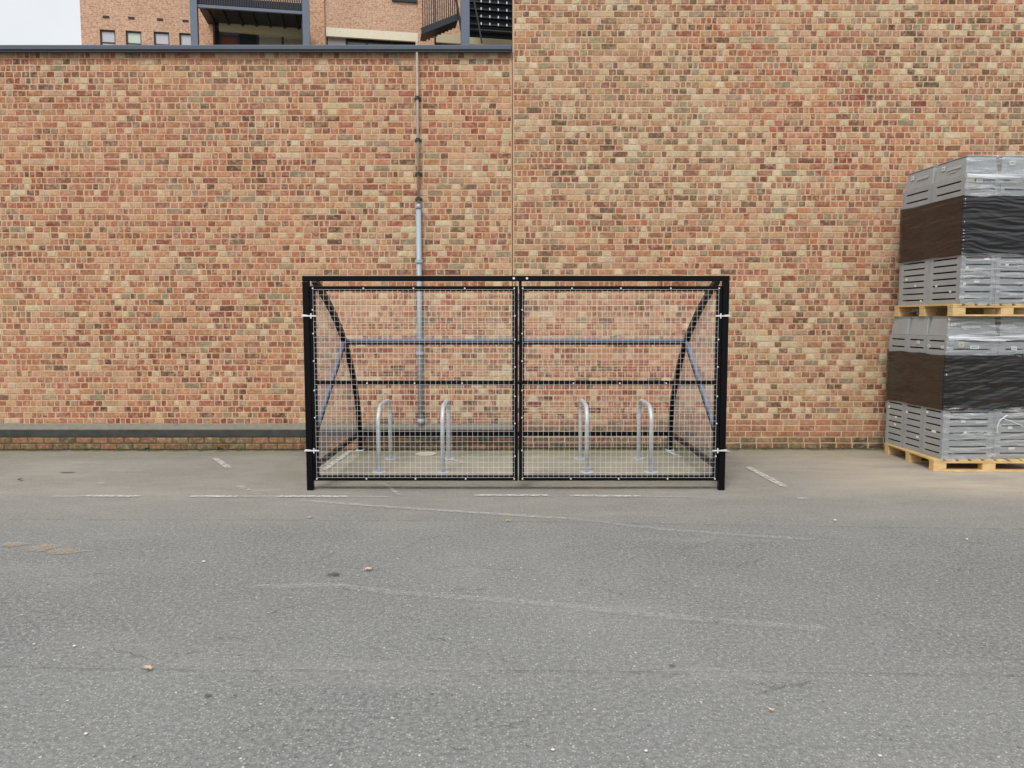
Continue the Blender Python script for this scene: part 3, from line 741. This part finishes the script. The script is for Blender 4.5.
def wrap(nm, org, rz, h1, h2, h3, seed, label):
    t = thing('stretch_wrap', label, 'stretch film', org, rz, 'stretch film round the crates')
    film('black_film', 0, W, 0, D, [h1-.015, h1+h2+.01], M['film_black'], t, .010, seed, .006)
    tp = lambda z: max(0.0, (z-(h1+h2+h3))/.2)*.024
    film('lower_clear_film', 0, W, 0, D, [-.012, h1+.004], M['film_clear'], t, .020, seed+7, .006, sides='front')
    film('upper_clear_film', 0, W, 0, D, [h1+h2+.0, h1+h2+h3+.215], M['film_clear'], t, .020, seed+3, .006, taper=tp, sides='front')
    b = MB(); zz = h1+h2+h3
    for i in range(40):
        u0, u1 = W*i/40, W*(i+1)/40; q = lambda u: zz-.012+.02*mn.noise(Vector((u*3, seed, 0))); hh = lambda u: .026+.020*mn.noise(Vector((u*4, seed, 5)))
        b.add([(u0, -.030, q(u0)-hh(u0)), (u1, -.030, q(u1)-hh(u1)), (u1, -.022, q(u1)+hh(u1)), (u0, -.022, q(u0)+hh(u0))], [(0, 1, 2, 3)])
    b.build('film_glare_band', M['film_glare'], t, smooth=True)  # ribbon added to carry the painted glare at the crate shoulder
    return t
wl_ = wrap('lower', O1, RZ1, H1, H2, H3, 1, 'black and clear stretch film wound round the lower pallet load')
for pts, wd in ((((996, 433), (996.5, 426), (999, 420), (1006, 415)), .012), (((1001, 418), (1010, 421), (1022, 426), (1036, 433)), .010)):
    pp = [at(x, y, 8.285+.05*(x-945)/90) for x, y in pts]; pp = [wl_.matrix_world.inverted() @ q if False else q-Vector(O1) for q in pp]
    c_, s__ = math.cos(-RZ1), math.sin(-RZ1); pp = [Vector((c_*q.x-s__*q.y, -.034, q.z)) for q in pp]
    m = MB()
    for a, b in zip(pp, pp[1:]):
        d = (b-a).normalized(); n_ = Vector((-d.z, 0, d.x))*wd/2; m.add([a-n_, b-n_, b+n_, a+n_, a-n_*.3+Vector((0, -.006, 0)), b-n_*.3+Vector((0, -.006, 0))], [(0, 1, 5, 4), (4, 5, 2, 3)])
    m.build('film_tail', M['film_tail'], wl_)
wrap('upper', O2, RZ2, .53, .60, .215, 9, 'black and clear stretch film wound round the upper pallet load')
# stickers and pale print
def st(r, key, *a, **k):
    if key in r: sticker(r[key], *a, **k)
st(r1, (1, 0, 0), 'f', .05, .32, .055, .035, slope=.018); st(r1, (1, 0, 0), 'f', .16, .295, .22, .03, 'print', 'printed_line', slope=.016)
st(r1, (1, 0, 0), 'f', .26, .075, .10, .035); st(r1, (1, 0, 0), 'f', .13, .09, .06, .06, 'stickery')
st(r1, (1, 1, 0), 'f', .14, .06, .06, .04)
st(r1, (1, 0, 1), 's', .12, .115, .06, .035); st(r1, (1, 0, 0), 's', .05, .075, .05, .03); st(r1, (1, 0, 0), 's', .30, .08, .05, .03)
for (ix, iy, f, u, z, w) in ((0, 0, 'f', .24, .28, .03), (0, 0, 'f', .20, .40, .05), (1, 0, 'f', .17, .10, .07), (1, 0, 'f', .15, .33, .05), (0, 0, 's', .12, .27, .08), (0, 0, 's', .28, .47, .04),
                              (0, 1, 's', .06, .16, .05), (0, 1, 's', .30, .42, .04), (0, 2, 's', .14, .33, .04), (0, 2, 's', .16, .24, .03), (0, 2, 's', .30, .44, .04)):
    st(r1, (0, ix, iy), f, u, z, w, .026, ink=False)
st(r2, (1, 0, 0), 's', .38, .335, .055, .045, slope=.018); st(r2, (1, 0, 0), 's', .10, .315, .24, .03, 'print', 'printed_line', slope=.016); st(r2, (1, 0, 0), 's', .18, .285, .12, .014, 'print', 'printed_line', slope=.014)
st(r2, (1, 0, 1), 's', .38, .335, .055, .045, slope=.018); st(r2, (1, 0, 1), 's', .10, .315, .22, .03, 'print', 'printed_line', slope=.016)
st(r2, (1, 0, 0), 'f', .12, .14, .07, .035); st(r2, (1, 0, 0), 'f', .01, .15, .09, .05, 'stickery', ink=False)
st(r2, (1, 1, 0), 'f', .10, .33, .065, .045, slope=.018)
for (ix, iy, f, u, z, w) in ((0, 0, 'f', .25, .46, .06), (0, 0, 'f', .15, .22, .06), (0, 0, 'f', .05, .37, .03), (0, 0, 'f', .03, .20, .03), (0, 0, 's', .4, .19, .035), (0, 0, 's', .15, .12, .03), (0, 1, 's', .4, .29, .035), (0, 1, 's', .22, .21, .03), (0, 1, 's', .1, .03, .03), (1, 0, 'f', .1, .40, .04)):
    st(r2, (0, ix, iy), f, u, z, w, .024, ink=False)

# ------------------------------------------------------------------ far building behind the low roof
FD = 32.0; ANG = R(10)
p0 = at(80.5, 20, FD); FB0 = Vector((p0.x, p0.y, 0)); U = Vector((math.cos(ANG), math.sin(ANG), 0)); NV = Vector((-math.sin(ANG), math.cos(ANG), 0))
def fc(px, py, out=0.0):
    r = ray(px, py); o = Vector((0, 0, CAMH)); q = FB0-NV*out
    t = (q-o).dot(NV)/r.dot(NV); w = o+r*t; return (w-FB0).dot(U), w.z
FB = thing('flats_building', 'buff brick building with small dark framed windows standing behind the low roof', 'building', FB0, ANG)
holes = []; wins = []
for i, (a, b, t_) in enumerate(((99.5, 115, 29.2), (125.5, 141, 30.4), (153.5, 169, 31.3), (179, 193.5, 32.6))):
    s0, zt = fc(a, t_); s1, _ = fc(b, t_); wins.append((s0, s1, zt-1.05, zt, 'glass_green' if i == 1 else 'glass_pale'))
sB0, _ = fc(213, 25); sB1, _ = fc(303, 25); _, zB = fc(250, 20.5)
sC0, _ = fc(326, 30); sC1, _ = fc(417, 30); _, zC = fc(370, 29.5)
sD0, _ = fc(434, 30); sD1, _ = fc(511, 30)
holes = [(a, b, c_, d_) for a, b, c_, d_, _ in wins]+[(sB0, sB1, zB-2.6, zB), (sC0, sC1, zC-2.2, zC), (sD0, sD1+1, zC-2.6, zC-.1)]
def wall_holes(s0, s1, z0, z1, holes, depth):
    xs = sorted({s0, s1, *[h[0] for h in holes], *[h[1] for h in holes]}); zs = sorted({z0, z1, *[h[2] for h in holes], *[h[3] for h in holes]})
    m = MB(); inh = lambda x, z: any(h[0] < x < h[1] and h[2] < z < h[3] for h in holes)
    for a, b in zip(xs, xs[1:]):
        for c_, d_ in zip(zs, zs[1:]):
            if not inh((a+b)/2, (c_+d_)/2): m.add([(a, 0, c_), (b, 0, c_), (b, 0, d_), (a, 0, d_)], [(0, 1, 2, 3)])
    for a, b, c_, d_ in holes:
        m.add([(a, 0, c_), (b, 0, c_), (b, 0, d_), (a, 0, d_), (a, depth, c_), (b, depth, c_), (b, depth, d_), (a, depth, d_)], [(0, 4, 5, 1), (1, 5, 6, 2), (2, 6, 7, 3), (3, 7, 4, 0)])
    return m
fw_ = wall_holes(0, 34, 0, 17, holes, .35)
fw_.add([(0, 0, 0), (0, 12, 0), (0, 12, 17), (0, 0, 17), (34, 0, 0), (34, 12, 0), (34, 12, 17), (34, 0, 17)], [(0, 3, 2, 1), (4, 5, 6, 7), (1, 2, 6, 5)])
fw_.build('wall', M['farwall'], FB)
MB().box(-.1, 34.1, -.1, 12.1, 17.01, 17.2).build('roof', M['coping'], FB)
for a, b, c_, d_, gm in wins:
    f = MB(); e = .05
    f.box(a, a+e, .06, .14, c_, d_); f.box(b-e, b, .06, .14, c_, d_); f.box(a+e, b-e, .06, .14, d_-e, d_); f.box(a+e, b-e, .06, .14, c_, c_+e); f.box(a+e, b-e, .065, .13, d_-.50, d_-.46)
    w = f.build('window', M['frame'], FB)
    MB().box(a+e, b-e, .1, .11, c_+e, d_-.50).build('pane', M[gm], w); MB().box(a+e, b-e, .1, .11, d_-.46, d_-e).build('pane', M[gm], w)
for (px, py) in ((106, 17), (131.5, 18.2), (160, 19.6), (185.5, 21)):
    s0, z = fc(px, py); MB().box(s0-.12, s0+.12, -.012, -.002, z-.05, z+.05).build('air_brick', M['vent'], FB)
# brick piers flanking the recesses
for a, b in ((198, 213), (309.5, 324.5), (418, 434)):
    s0, _ = fc(a, 20); s1, _ = fc(b, 20); MB().box(s0, s1, -.12, -.002, 0, 16.9).build('pier', M['farpier'], FB)
def big_window(s0, s1, z0, z1, panels, dep=.28):
    w = MB().box(s0, s1, dep, dep+.06, z0, z1).build('window', M['frame'], FB); x = s0
    for frac, mt in panels:
        x2 = x+(s1-s0)*frac; MB().box(x+.05, x2-.05, dep-.02, dep-.002, z0+.1, z1-(.28 if mt != 'redpanel' else .62)).build('pane', M[mt], w); x = x2
big_window(sB0, sB1, zB-2.6, zB, [(.06, 'glass_dark'), (.20, 'redpanel'), (.22, 'glass_dark'), (.28, 'blind'), (.24, 'blind')])
big_window(sC0, sC1, zC-2.2, zC, [(.22, 'glass_pale'), (.22, 'glass_dark'), (.28, 'glass_dark'), (.28, 'glass_dark')])
big_window(sD0, sD1+1, zC-2.6, zC-.1, [(.3, 'glass_dark'), (.35, 'glass_dark'), (.35, 'glass_dark')])
# lintels
s0, z1 = fc(326, 27, .04); s1, _ = fc(418, 33, .04); MB().box(s0, s1, -.04, .1, z1-.36, z1).build('lintel', M['cream'], FB)
s0, z1 = fc(436, 34, .04); MB().box(s0, sD1+1, -.04, .1, z1-.34, z1).build('lintel', M['beige'], FB)
a = fc(219, 21, .25); b = fc(304, 31, .25)
MB().bar((a[0], -.25, a[1]-.22), (b[0], -.25, b[1]-.22+.12), .12, .36).build('beam', M['beige'], FB)
a = fc(392, 0, .1); b = fc(417, 1, .1); MB().box(a[0], b[0], -.08, -.002, a[1]-.02, a[1]+.2).build('string_course', M['dsteel'], FB)

def facade_thing(name, label, cat): return thing(name, label, cat, FB0, ANG)
# balcony
BO = 1.9
BA = facade_thing('balcony', 'dark steel balcony with slender grey posts and railing on the buff brick building', 'balcony')
sa, zf = fc(194, 9, BO); sb, _ = fc(306, 14, BO)
for s_ in (sa, sb): MB().box(s_-.13, s_+.13, -BO-.13, -BO+.13, 0, 15).build('post', M['steel'], BA)
MB().box(sa+.13, sb-.13, -BO-.06, -BO+.06, zf+.06, zf+.17).build('edge_beam', M['steel'], BA)
MB().box(sa+.15, sb-.15, -BO+.07, -.002, zf+.1, zf+.25).build('deck', M['dsteel'], BA)
for i in range(7):
    x = sa+.45+(sb-sa-.9)*i/6; MB().box(x-.04, x+.04, -BO+.08, -.13, zf+.03, zf+.098).build('joist', M['dsteel'], BA)
rl = MB(); n = 44
for i in range(n+1):
    x = sa+.16+(sb-sa-.32)*i/n; rl.box(x-.026, x+.026, -BO-.012, -BO+.012, zf+.21, zf+1.25)
rl.box(sa+.13, sb-.13, -BO-.025, -BO+.025, zf+1.25, zf+1.3); rl.box(sa+.13, sb-.13, -BO+.03, -BO+.045, zf+.19, zf+.5); rl.build('railing', M['dsteel'], BA)
# screen wall of the balcony recess (dark cheeks)
MB().box(sb-.2, sb-.13, -BO+.14, -.13, zf-2.8, zf+.09).build('side_screen', M['dsteel'], BA)
# escape stair
SO = 2.2
ST = facade_thing('metal_staircase', 'black metal stair with baluster railing and open treads at edge of tall wall', 'staircase')
sp, _ = fc(465, 20, SO)
MB().box(sp-.17, sp+.17, -SO-.13, -SO+.13, 0, 15).build('post', M['steel'], ST)
# landing railing rising to the right
a0 = fc(423, 33, SO-.2); a1 = fc(457, 18, SO-.2)
m = MB(); n = 16
for i in range(n+1):
    t = i/n; s_ = a0[0]+(a1[0]-a0[0])*t; z = a0[1]+(a1[1]-a0[1])*t; m.box(s_-.02, s_+.02, -SO+.2, -SO+.24, z+.1, z+1.6)
m.bar((a0[0]-.05, -SO+.22, a0[1]+1.6), (a1[0], -SO+.22, a1[1]+1.6), .06, .08); m.build('railing', M['dsteel'], ST)
MB().bar((a0[0]-.05, -SO+.22, a0[1]+.08), (a1[0]+.1, -SO+.22, a1[1]+.08), .06, .24).build('stringer', M['dsteel'], ST)
m = MB()
for i in range(9):
    t = (i+.5)/9; s_ = a0[0]+(a1[0]-a0[0])*t; z = a0[1]+(a1[1]-a0[1])*t; m.box(s_-.13, s_+.13, -SO+.26, -SO+1.3, z+.02, z+.06)
m.build('treads', M['dsteel'], ST)
b0 = fc(472, 38, SO-.4); b1 = fc(512, 38, SO-.4)
for i, py in enumerate((30, 24.5, 17, 9.5, 2, -6)):
    _, z = fc(490, py, SO-.4); y = -SO+.5+i*.0
    m = MB(); m.box(b0[0]-.1, b1[0]+1.4, y, y+.20, z, z+.05); m.box(b0[0]-.1, b1[0]+1.4, y+.26, y+.30, z+.02, z+.30); m.build('landing_tread', M['dsteel'], ST)
    if 0 < i < 5:
        m = MB()
        for k in range(5):
            x = b0[0]+.4+k*.36; m.box(x-.022, x+.022, y-.012, y-.002, z-.0, z+.10)
        m.build('tread_light_spot', M['galv'], ST)  # pale blocks paint the light spots of the perforated treads
MB().box(b0[0]-.1, b1[0]+1.4, -SO+.95, -SO+1.05, fc(490, 38, SO-1)[1], fc(490, -14, SO-1)[1]).build('backing_screen', M['dsteel'], ST)
c0 = fc(474, 0, SO-.1); c1 = fc(482, 43, SO-.1); MB().bar((c0[0], -SO+.1, c0[1]), (c1[0], -SO+.1, c1[1]), .06, .06).build('handrail', M['dsteel'], ST)
c0 = fc(456, -2, SO-.1); c1 = fc(463, 40, SO-.1); MB().bar((c0[0], -SO+.1, c0[1]), (c1[0], -SO+.1, c1[1]), .08, .08).build('handrail', M['dsteel'], ST)

# ------------------------------------------------------------------ litter, pebbles, weeds
def leaf(px, py, size, rz, mat, label):
    c = gr(px, py); n = 12; out = []; r_ = random.Random(int(px)); 
    for i in range(n):
        a = 2*PI*i/n; rr = size*(1 if i % 2 == 0 else .62)*(1.25 if i in (0,) else 1); out.append((rr*math.cos(a)*1.2, rr*math.sin(a)*.8))
    vs = [(0, 0, .012)]+[(x*.5, y*.5, .014+.25*abs(y)) for x, y in out]+[(x, y, .010+r_.uniform(0, .35)*size+.3*abs(y)) for x, y in out]
    fs = [(0, 1+j, 1+(j+1) % n) for j in range(n)]+[(1+j, 1+n+j, 1+n+(j+1) % n, 1+(j+1) % n) for j in range(n)]
    m = MB(); m.add(vs, fs); m.bar((size, 0, .012), (size*1.9, size*.2, .016), .0025, .0025)
    o = m.build('fallen_leaf', mat, loc=(c.x, c.y, 0), smooth=True); o.rotation_euler = (0, 0, rz)
    return tag(o, label, 'leaf', 'fallen leaves on the tarmac')
leaf(368.5, 571, .028, .4, M['leaf'], 'curled tan leaf on grey tarmac below the left gate')
leaf(148.5, 670.5, .024, 2.4, M['leaf'], 'curled brown leaf lying on the tarmac joint at lower left')
leaf(310, 518.5, .022, 1.1, M['leaf'], 'small pale leaf on the tarmac just below the shelter left post')
leaf(771, 712, .012, 2.0, M['leaf'], 'tiny orange leaf fragment on the tarmac at lower right')
leaf(508, 522, .02, .3, M['leaf'], 'small leaf on the surface joint below the middle of the shelter')
leaf(20, 481, .03, 1.9, M['leafd'], 'dark leaf on the paving at far left near the wall')
def pebble(px, py, r, label, i):
    r *= .68
    c = gr(px, py); rr = random.Random(i); vs = []; fs = []; n, k = 8, 5
    for a in range(k):
        t = PI*a/(k-1)
        for b in range(n):
            q = 1+rr.uniform(-.12, .12); vs.append((r*1.2*q*math.sin(t)*math.cos(2*PI*b/n), r*.9*q*math.sin(t)*math.sin(2*PI*b/n), r*.55*(1-math.cos(t))*q))
    for a in range(k-1):
        for b in range(n): fs.append((a*n+b, a*n+(b+1) % n, (a+1)*n+(b+1) % n, (a+1)*n+b))
    m = MB(); m.add(vs, fs); tag(m.build('pebble', M['pebble'], loc=(c.x, c.y, .002), smooth=True), label, 'pebble', 'white stones on the tarmac')
for i, (x, y, r_, lb) in enumerate(((204, 562.5, .016, 'white pebble on the tarmac in front of the left wall section'), (74.5, 647, .012, 'white pebble at lower left, right one of a close pair'),
        (34, 645, .009, 'white pebble at lower left, left one of a close pair'), (86, 735, .011, 'white pebble nearest the lower left corner'),
        (835, 521, .016, 'white pebble on the surface joint right of the shelter'), (967, 540, .014, 'white pebble on the tarmac below the pallets'),
        (646, 752, .010, 'white pebble at the bottom edge right of centre'), (553, 751, .011, 'white pebble at the bottom edge near the centre'), (880, 757, .011, 'white pebble at the bottom edge toward the right'))):
    pebble(x, y, r_, lb, i)
def weed(px, py, h, n, label):
    c = gr(px, py); r_ = random.Random(int(px)); m = MB()
    for i in range(n):
        a = r_.uniform(0, 2*PI); l = h*r_.uniform(.5, 1.1); b = Vector((r_.uniform(-.02, .02), r_.uniform(-.012, .012), 0)); d = Vector((math.cos(a), math.sin(a), 0)); w = d.cross(Vector((0, 0, 1)))*.006
        p1 = b+d*l*.35+Vector((0, 0, l*.75)); p2 = b+d*l*.9+Vector((0, 0, l*r_.uniform(.55, .9)))
        m.add([b-w*.4, b+w*.4, p1+w, p1-w, p2], [(0, 1, 2, 3), (3, 2, 4)])
    tag(m.build('weed', M['weed'], loc=(c.x, min(c.y, WY-.1), 0)), label, 'weed', 'weeds at the foot of the wall')
weed(220, 450, .07, 16, 'small green weed at the wall foot left of the shelter')
weed(146, 450.3, .05, 14, 'low green weed at the wall foot above the two dashes at left')
weed(86, 450.5, .035, 9, 'tiny weed at the wall foot toward the far left')
weed(654, 449.7, .07, 14, 'green weed at the wall foot behind the rightmost bicycle stand')
weed(372, 449.7, .04, 10, 'small weed at the wall foot behind the leftmost bicycle stand')

# ------------------------------------------------------------------ light
SUN_EL, SUN_AZ = R(48), R(200)      # azimuth clockwise from +Y: behind the camera, a little left
w = bpy.data.worlds.new('World'); sc.world = w; w.use_nodes = True; nt = w.node_tree; nt.nodes.clear()
N = nt.nodes.new; LK = nt.links.new
out = N('ShaderNodeOutputWorld'); bg = N('ShaderNodeBackground'); bg.inputs[1].default_value = .10
sky = N('ShaderNodeTexSky'); sky.sky_type = 'NISHITA'; sky.sun_disc = False; sky.sun_elevation = SUN_EL; sky.sun_rotation = SUN_AZ; sky.dust_density = 3
tc = N('ShaderNodeTexCoord'); sp = N('ShaderNodeSeparateXYZ'); LK(tc.outputs['Generated'], sp.inputs[0])
mr = N('ShaderNodeMapRange'); LK(sp.outputs[2], mr.inputs[0]); mr.inputs[1].default_value = 0; mr.inputs[2].default_value = 1; mr.inputs[3].default_value = 3.9; mr.inputs[4].default_value = 12.0
nz = N('ShaderNodeTexNoise'); LK(tc.outputs['Generated'], nz.inputs['Vector']); nz.inputs['Scale'].default_value = 3; nz.inputs['Detail'].default_value = 6
m2 = N('ShaderNodeMapRange'); LK(nz.outputs[0], m2.inputs[0]); m2.inputs[1].default_value = .3; m2.inputs[2].default_value = .7; m2.inputs[3].default_value = .85; m2.inputs[4].default_value = 1.12
mm = N('ShaderNodeMath'); mm.operation = 'MULTIPLY'; LK(mr.outputs[0], mm.inputs[0]); LK(m2.outputs[0], mm.inputs[1])
vm = N('ShaderNodeVectorMath'); vm.operation = 'SCALE'; vm.inputs[0].default_value = (1.0, 1.0, 1.0); LK(mm.outputs[0], vm.inputs['Scale'])
mx = N('ShaderNodeMixRGB'); mx.inputs[0].default_value = .82; LK(sky.outputs[0], mx.inputs[1]); LK(vm.outputs[0], mx.inputs[2])
LK(mx.outputs[0], bg.inputs[0]); LK(bg.outputs[0], out.inputs[0])
sun = bpy.data.objects.new('sun', bpy.data.lights.new('sun', 'SUN')); C.objects.link(sun)
sun.data.energy = 1.2; sun.data.angle = R(18); sun.data.color = (1, .97, .92)
dv = Vector((math.sin(SUN_AZ)*math.cos(SUN_EL), math.cos(SUN_AZ)*math.cos(SUN_EL), math.sin(SUN_EL)))
sun.rotation_euler = dv.to_track_quat('Z', 'Y').to_euler()
vs = sc.view_settings; vs.view_transform = 'Standard'; vs.look = 'None'; vs.gamma = 1; vs.exposure = 0.60; vs.use_curve_mapping = False
sc.render.resolution_x = 1024; sc.render.resolution_y = 768
